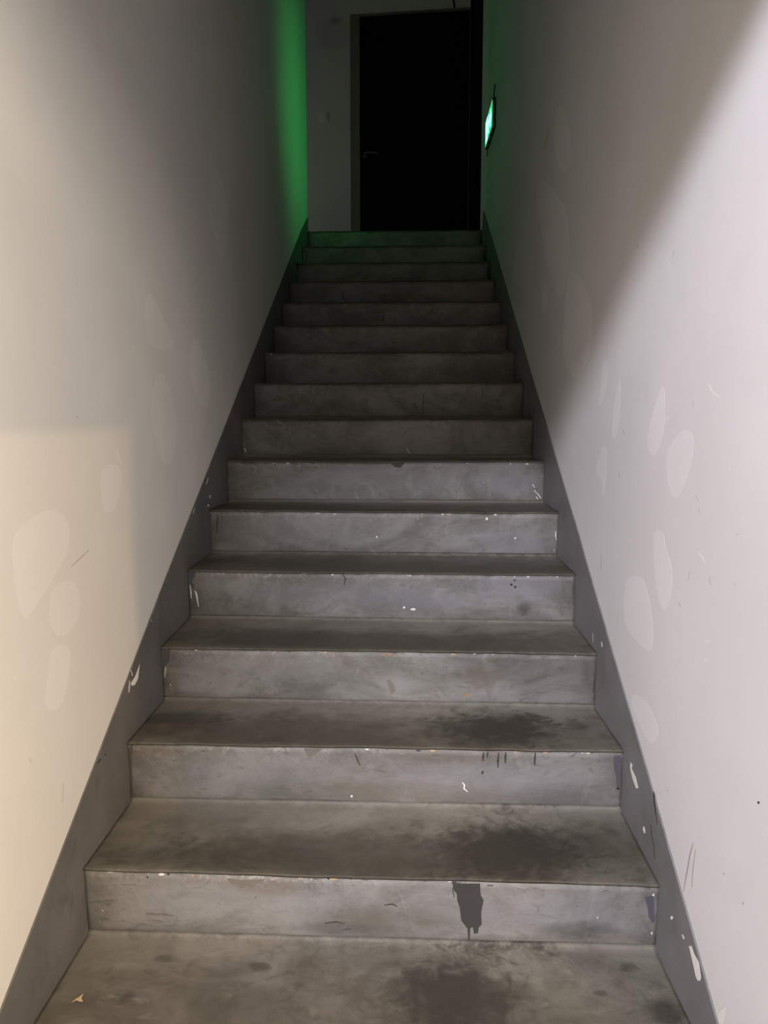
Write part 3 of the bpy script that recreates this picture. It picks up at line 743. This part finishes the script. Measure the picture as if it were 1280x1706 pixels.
struct('ceiling_hall', bm, M['hall_paint'])

# ------------------------------------------------------------------ the staircase
stairs = thing('staircase', 'steep flight of worn grey painted concrete steps between plastered walls', 'staircase', (0.63, -0.3, FLOOR))
NX = 150
RO = ['riser'] + ['spill', 'peel', 'grey', 'navy', 'chip', 'peeldark', 'black', 'smudge', 'orange', 'moss', 'tan']
STEP_NAMES = {1: 'step with a dark dried spill on its riser', 2: 'step with short dark drips under its nosing',
              5: 'step with peeling paint along the top of its riser'}


def nz1(x, s, f): return noise.noise(Vector((x * f, s * 7.31, 0.37)))


def line(k, t):
    a = STEP_LINES[k]
    return (lerp(a[0], a[2], t), lerp(a[1], a[3], t), lerp(a[4], a[6], t), lerp(a[5], a[7], t))     # yT zT yB zB


def jit(k, x):
    """small chips and waves of the nosing: (dy, dz)"""
    w = nz1(x, k, 3) * 0.0022 + nz1(x, k + 40, 14) * 0.0012
    c = max(0.0, nz1(x, k + 80, 26) - 0.28) * 0.010
    return w * 0.6 + c, w - c * 0.7


for k in range(-1, 16):
    yT, zT, yB, zB = line(k, .5)
    # riser block
    bm = bmesh.new()
    lay = bm.verts.layers.float.new('edge')
    lau = bm.verts.layers.float.new('under')
    cols = []
    nx = NX if -1 < k < 12 else 40
    for i in range(nx + 1):
        t = i / nx
        yT, zT, yB, zB = line(k, t)
        yN = line(k + 1, t)[2] if k < 15 else yT + .30
        X0 = lerp(xl(yT), xr(yT), t)
        dy, dz = jit(k, X0)
        ring = []
        n = 9
        for j in range(n + 1):
            s = j / n
            yy = lerp(yB, yT + .003, s) + dy * s * s + 0.0014 * noise.noise(Vector((X0 * 5, s * 2, k * 3.1)))
            zz = lerp(zB - .003, zT - .0065, s) + dz * s * s
            if s == 0: yy += .001
            v = bm.verts.new((lerp(xl(yy), xr(yy), t), yy, zz))
            e = max(1 - s / .16, 0) * .8
            dd = min(t, 1 - t) * 1.27
            e = max(e, (1 - dd / .075) * .9, (1 - (1 - s) / .06) * .35)
            v[lay] = max(0.0, min(1.0, e))
            v[lau] = max(0.0, 1 - (1 - s) / .42)
            ring.append(v)
        y2 = yN - .002
        for (yy, zz) in ((y2, zT - .0065 + dz), (y2, zB - .003)):
            ring.append(bm.verts.new((lerp(xl(yy), xr(yy), t), yy, zz)))
        cols.append(ring)
    for i in range(nx):
        a, b = cols[i], cols[i + 1]
        for j in range(len(a)):
            j2 = (j + 1) % len(a)
            bm.faces.new((a[j], b[j], b[j2], a[j2]))
    bm.faces.new(cols[0])
    bm.faces.new(cols[-1][::-1])
    bmesh.ops.recalc_face_normals(bm, faces=bm.faces)

    def on_riser(x, z, l, k=k):
        t = min(1, max(0, (x + .01) / 1.27))
        yT, zT, yB, zB = line(k, t)
        t = (x - xl(yT)) / (xr(yT) - xl(yT))
        t = min(1, max(0, t))
        yT, zT, yB, zB = line(k, t)
        z = min(max(z, zB + .001), zT - .005)
        x = min(max(x, xl(yT) + .0015), xr(yT) - .0015)
        s = (z - zB) / (zT - zB)
        dy, dz = jit(k, x)
        yy = lerp(yB, yT + .003, s) + dy * s * s + 0.0014 * noise.noise(Vector((x * 5, s * 2, k * 3.1)))
        return (x, yy - l + .0006, z)

    marks = list(RISER_MARKS.get(k, []))
    rnd = random.Random(900 + k)
    if 0 < k < 13:                       # small chips along the nosing
        for q in range(16 if k < 7 else 7):
            x = rnd.uniform(.05, 1.2)
            a = rnd.uniform(.002, .009)
            b = rnd.uniform(.0010, .0030)
            z0 = line(k, x / 1.25)[1] - .008 - b
            pts = [(x + a * math.cos(w) * rnd.uniform(.6, 1.2), z0 + b * math.sin(w) * rnd.uniform(.6, 1.3)) for w in [2 * math.pi * u / 7 for u in range(7)]]
            marks.append((rnd.choice(['chip', 'peel', 'peel', 'peeldark', 'tan'] if k < 7 else ['peel', 'peeldark']), pts))
        for q in range(5):               # tiny specks
            x, a = rnd.uniform(.1, 1.15), rnd.uniform(.0008, .0017)
            z0 = line(k, .5)[3] + rnd.uniform(.03, .14)
            marks.append((rnd.choice(['chip', 'peeldark', 'peel']), [(x + a * math.cos(w), z0 + a * 1.2 * math.sin(w)) for w in [2 * math.pi * u / 6 for u in range(6)]]))
    decals(bm, marks, on_riser, 0.0011, RO)
    for f in bm.faces:
        f.tag = True
    st = link('step', bm, [M[x] for x in RO], stairs, True)
    if k in STEP_NAMES:
        st['label'] = STEP_NAMES[k]

    # tread slab
    bm = bmesh.new()
    lay = bm.verts.layers.float.new('back')
    cols = []
    for i in range(nx + 1):
        t = i / nx
        yT, zT, yB, zB = line(k, t)
        if k < 15:
            _, _, yN, zN = line(k + 1, t)
        else:
            yN, zN = yT + .30, LAND
        X0 = lerp(xl(yT), xr(yT), t)
        dy, dz = jit(k, X0)
        prof = [(yT + dy + .0025, zT + dz - .0062, 0), (yT + dy - .0012, zT + dz - .005, 0), (yT + dy - .0006, zT + dz - .0015, 0), (yT + dy + .003, zT + dz, .02)]
        y0, y1 = yT + .02, yN - .022
        for j in range(7):
            s = j / 6
            yy = lerp(y0, y1, s)
            zz = lerp(zT, zN, (yy - yT) / (yN - yT)) + 0.0016 * noise.noise(Vector((X0 * 4, yy * 6, 2.2))) + dz * (1 - s) * .3
            prof.append((yy, zz, .06 + .84 * s))
        if k < 15:
            prof += [(yN - .009, zN + .0015, .95), (yN - .003, zN + .0055, 1), (yN - .0004, zN + .012, 1), (yN - .0004, zN - .0062, 1)]
        else:
            prof += [(yN, zN, 1), (yN, zN - .0062, 1)]
        ring = []
        for (yy, zz, bk) in prof:
            v = bm.verts.new((lerp(xl(yy), xr(yy), t), yy, zz))
            v[lay] = bk
            ring.append(v)
        cols.append(ring)
    for i in range(nx):
        a, b = cols[i], cols[i + 1]
        for j in range(len(a)):
            j2 = (j + 1) % len(a)
            bm.faces.new((a[j], b[j], b[j2], a[j2]))
    bm.faces.new(cols[0])
    bm.faces.new(cols[-1][::-1])
    bmesh.ops.recalc_face_normals(bm, faces=bm.faces)
    for f in bm.faces:
        f.tag = True
    if k == 0:                            # bare tan chip near the left wall
        cx, cy = 0.062, 0.110
        pts = [(-.012, -.012), (-.004, -.004), (.004, -.007), (.012, -.008), (.004, .002), (.003, .016), (-.002, .005), (-.007, -.001)]
        f = bm.faces.new([bm.verts.new((cx + a, cy + b, 0.0028)) for a, b in pts])
        f.material_index = 1
        f.normal_update()
        if f.normal.z < 0: f.normal_flip()
        f.tag = True
    tr_ = link('tread', bm, [M['tread'], M['tan']], st, True)

# ------------------------------------------------------------------ things on the walls
sy0, sy1, sz0, sz1 = 3.725, 4.135, 2.910, 3.080
sx = 1.2005
sign = thing('exit_sign', 'glowing green exit sign on the right wall near the black door', 'exit sign', (1.222, (sy0 + sy1) / 2, sz0))
def sf(y): return sx - (y - 3.93) * TR
bm = bmesh.new()
prism(bm, [(sy0, sz0), (sy1, sz0), (sy1, sz1), (sy0, sz1)], lambda y, z: (sf(y) + .003, y, z), lambda y, z: (xr(y) + SK - .0005, y, z))
link('housing', bm, M['housing'], sign)
bm = bmesh.new()
prism(bm, [(sy0 + .01, sz0 + .01), (sy1 - .01, sz0 + .01), (sy1 - .01, sz1 - .01), (sy0 + .01, sz1 - .01)], lambda y, z: (sf(y), y, z), lambda y, z: (sf(y) + .0026, y, z))
pan = link('lit_panel', bm, M['sign_green'], sign)
pan['label'] = 'glowing green panel'
# running figure, door outline and arrow as raised light shapes
bm = bmesh.new()
yc, z0, fs = (sy0 + sy1) / 2, (sz0 + sz1) / 2, 1.35
fig = [
    [(.010, .034), (.018, .040), (.026, .034), (.024, .026), (.014, .025)],
    [(-.012, .020), (.010, .023), (.016, .014), (.004, -.012), (-.010, -.008)],
    [(.010, .018), (.034, .002), (.038, .008), (.016, .023)],
    [(-.012, .018), (-.030, .004), (-.026, -.002), (-.006, .010)],
    [(.004, -.008), (.028, -.024), (.024, -.044), (.015, -.043), (.018, -.026), (-.006, -.012)],
    [(-.010, -.006), (-.020, -.026), (-.042, -.030), (-.043, -.021), (-.026, -.018), (-.006, -.004)],
    [(-.150, .044), (-.055, .050), (-.055, -.050), (-.150, -.050)],
    [(.055, .022), (.110, .022), (.110, .042), (.170, .0), (.110, -.042), (.110, -.022), (.055, -.022)],
]
for f in fig:
    prism(bm, f, lambda a, b: (sf(yc - a) - .0018, yc - a, z0 + b * fs), lambda a, b: (sf(yc - a) - .0002, yc - a, z0 + b * fs))
o = link('pictogram', bm, M['sign_white'], pan)
o['label'] = 'bright running figure and arrow'
bm = bmesh.new()
tube(bm, [(sf(sy0 + .03) + .012, sy0 + .03, sz1 - .004), (sf(sy0 + .03) + .013, sy0 + .03, sz1 + .04), (xr(sy0) - .004, sy0 + .025, sz1 + .085)], .004, 6)
link('cable', bm, M['cable'], sign)
bm = bmesh.new()
tube(bm, [(sf(sy1 - .02) + .012, sy1 - .02, sz0 + .004), (xr(sy1) - .006, sy1 - .018, sz0 - .05)], .003, 6)  # short power cable hanging below the sign
link('lower_cable', bm, M['cable'], sign)

sw = thing('light_switch', 'small square white light switch on the wall left of the black door', 'light switch', back(-.322, 3.684, 0))
bm = bmesh.new()
def bslab(bm, u0, u1, z0, z1, d0, d1_):
    return slab(bm, u0, u1, z0, z1, d0, d1_)
bslab(bm, -.364, -.280, 3.686, 3.770, -.0095, -.0002)
bmesh.ops.bevel(bm, geom=list(bm.edges), offset=.003, segments=2, affect='EDGES')
link('plate', bm, M['plastic'], sw)
bm = bmesh.new()
bslab(bm, -.348, -.296, 3.702, 3.754, -.0135, -.0097)
link('rocker', bm, M['plastic'], sw)

bm = bmesh.new()
tube(bm, [back(.80, 4.545, -.010), back(.785, 4.62, -.010), back(.775, 4.75, -.010), back(.770, 5.44, -.010)], .008, 8)
o = link('cable', bm, M['cable'])
o['label'] = 'dark cable running down the wall to the top of the black door'
o['category'] = 'cable'
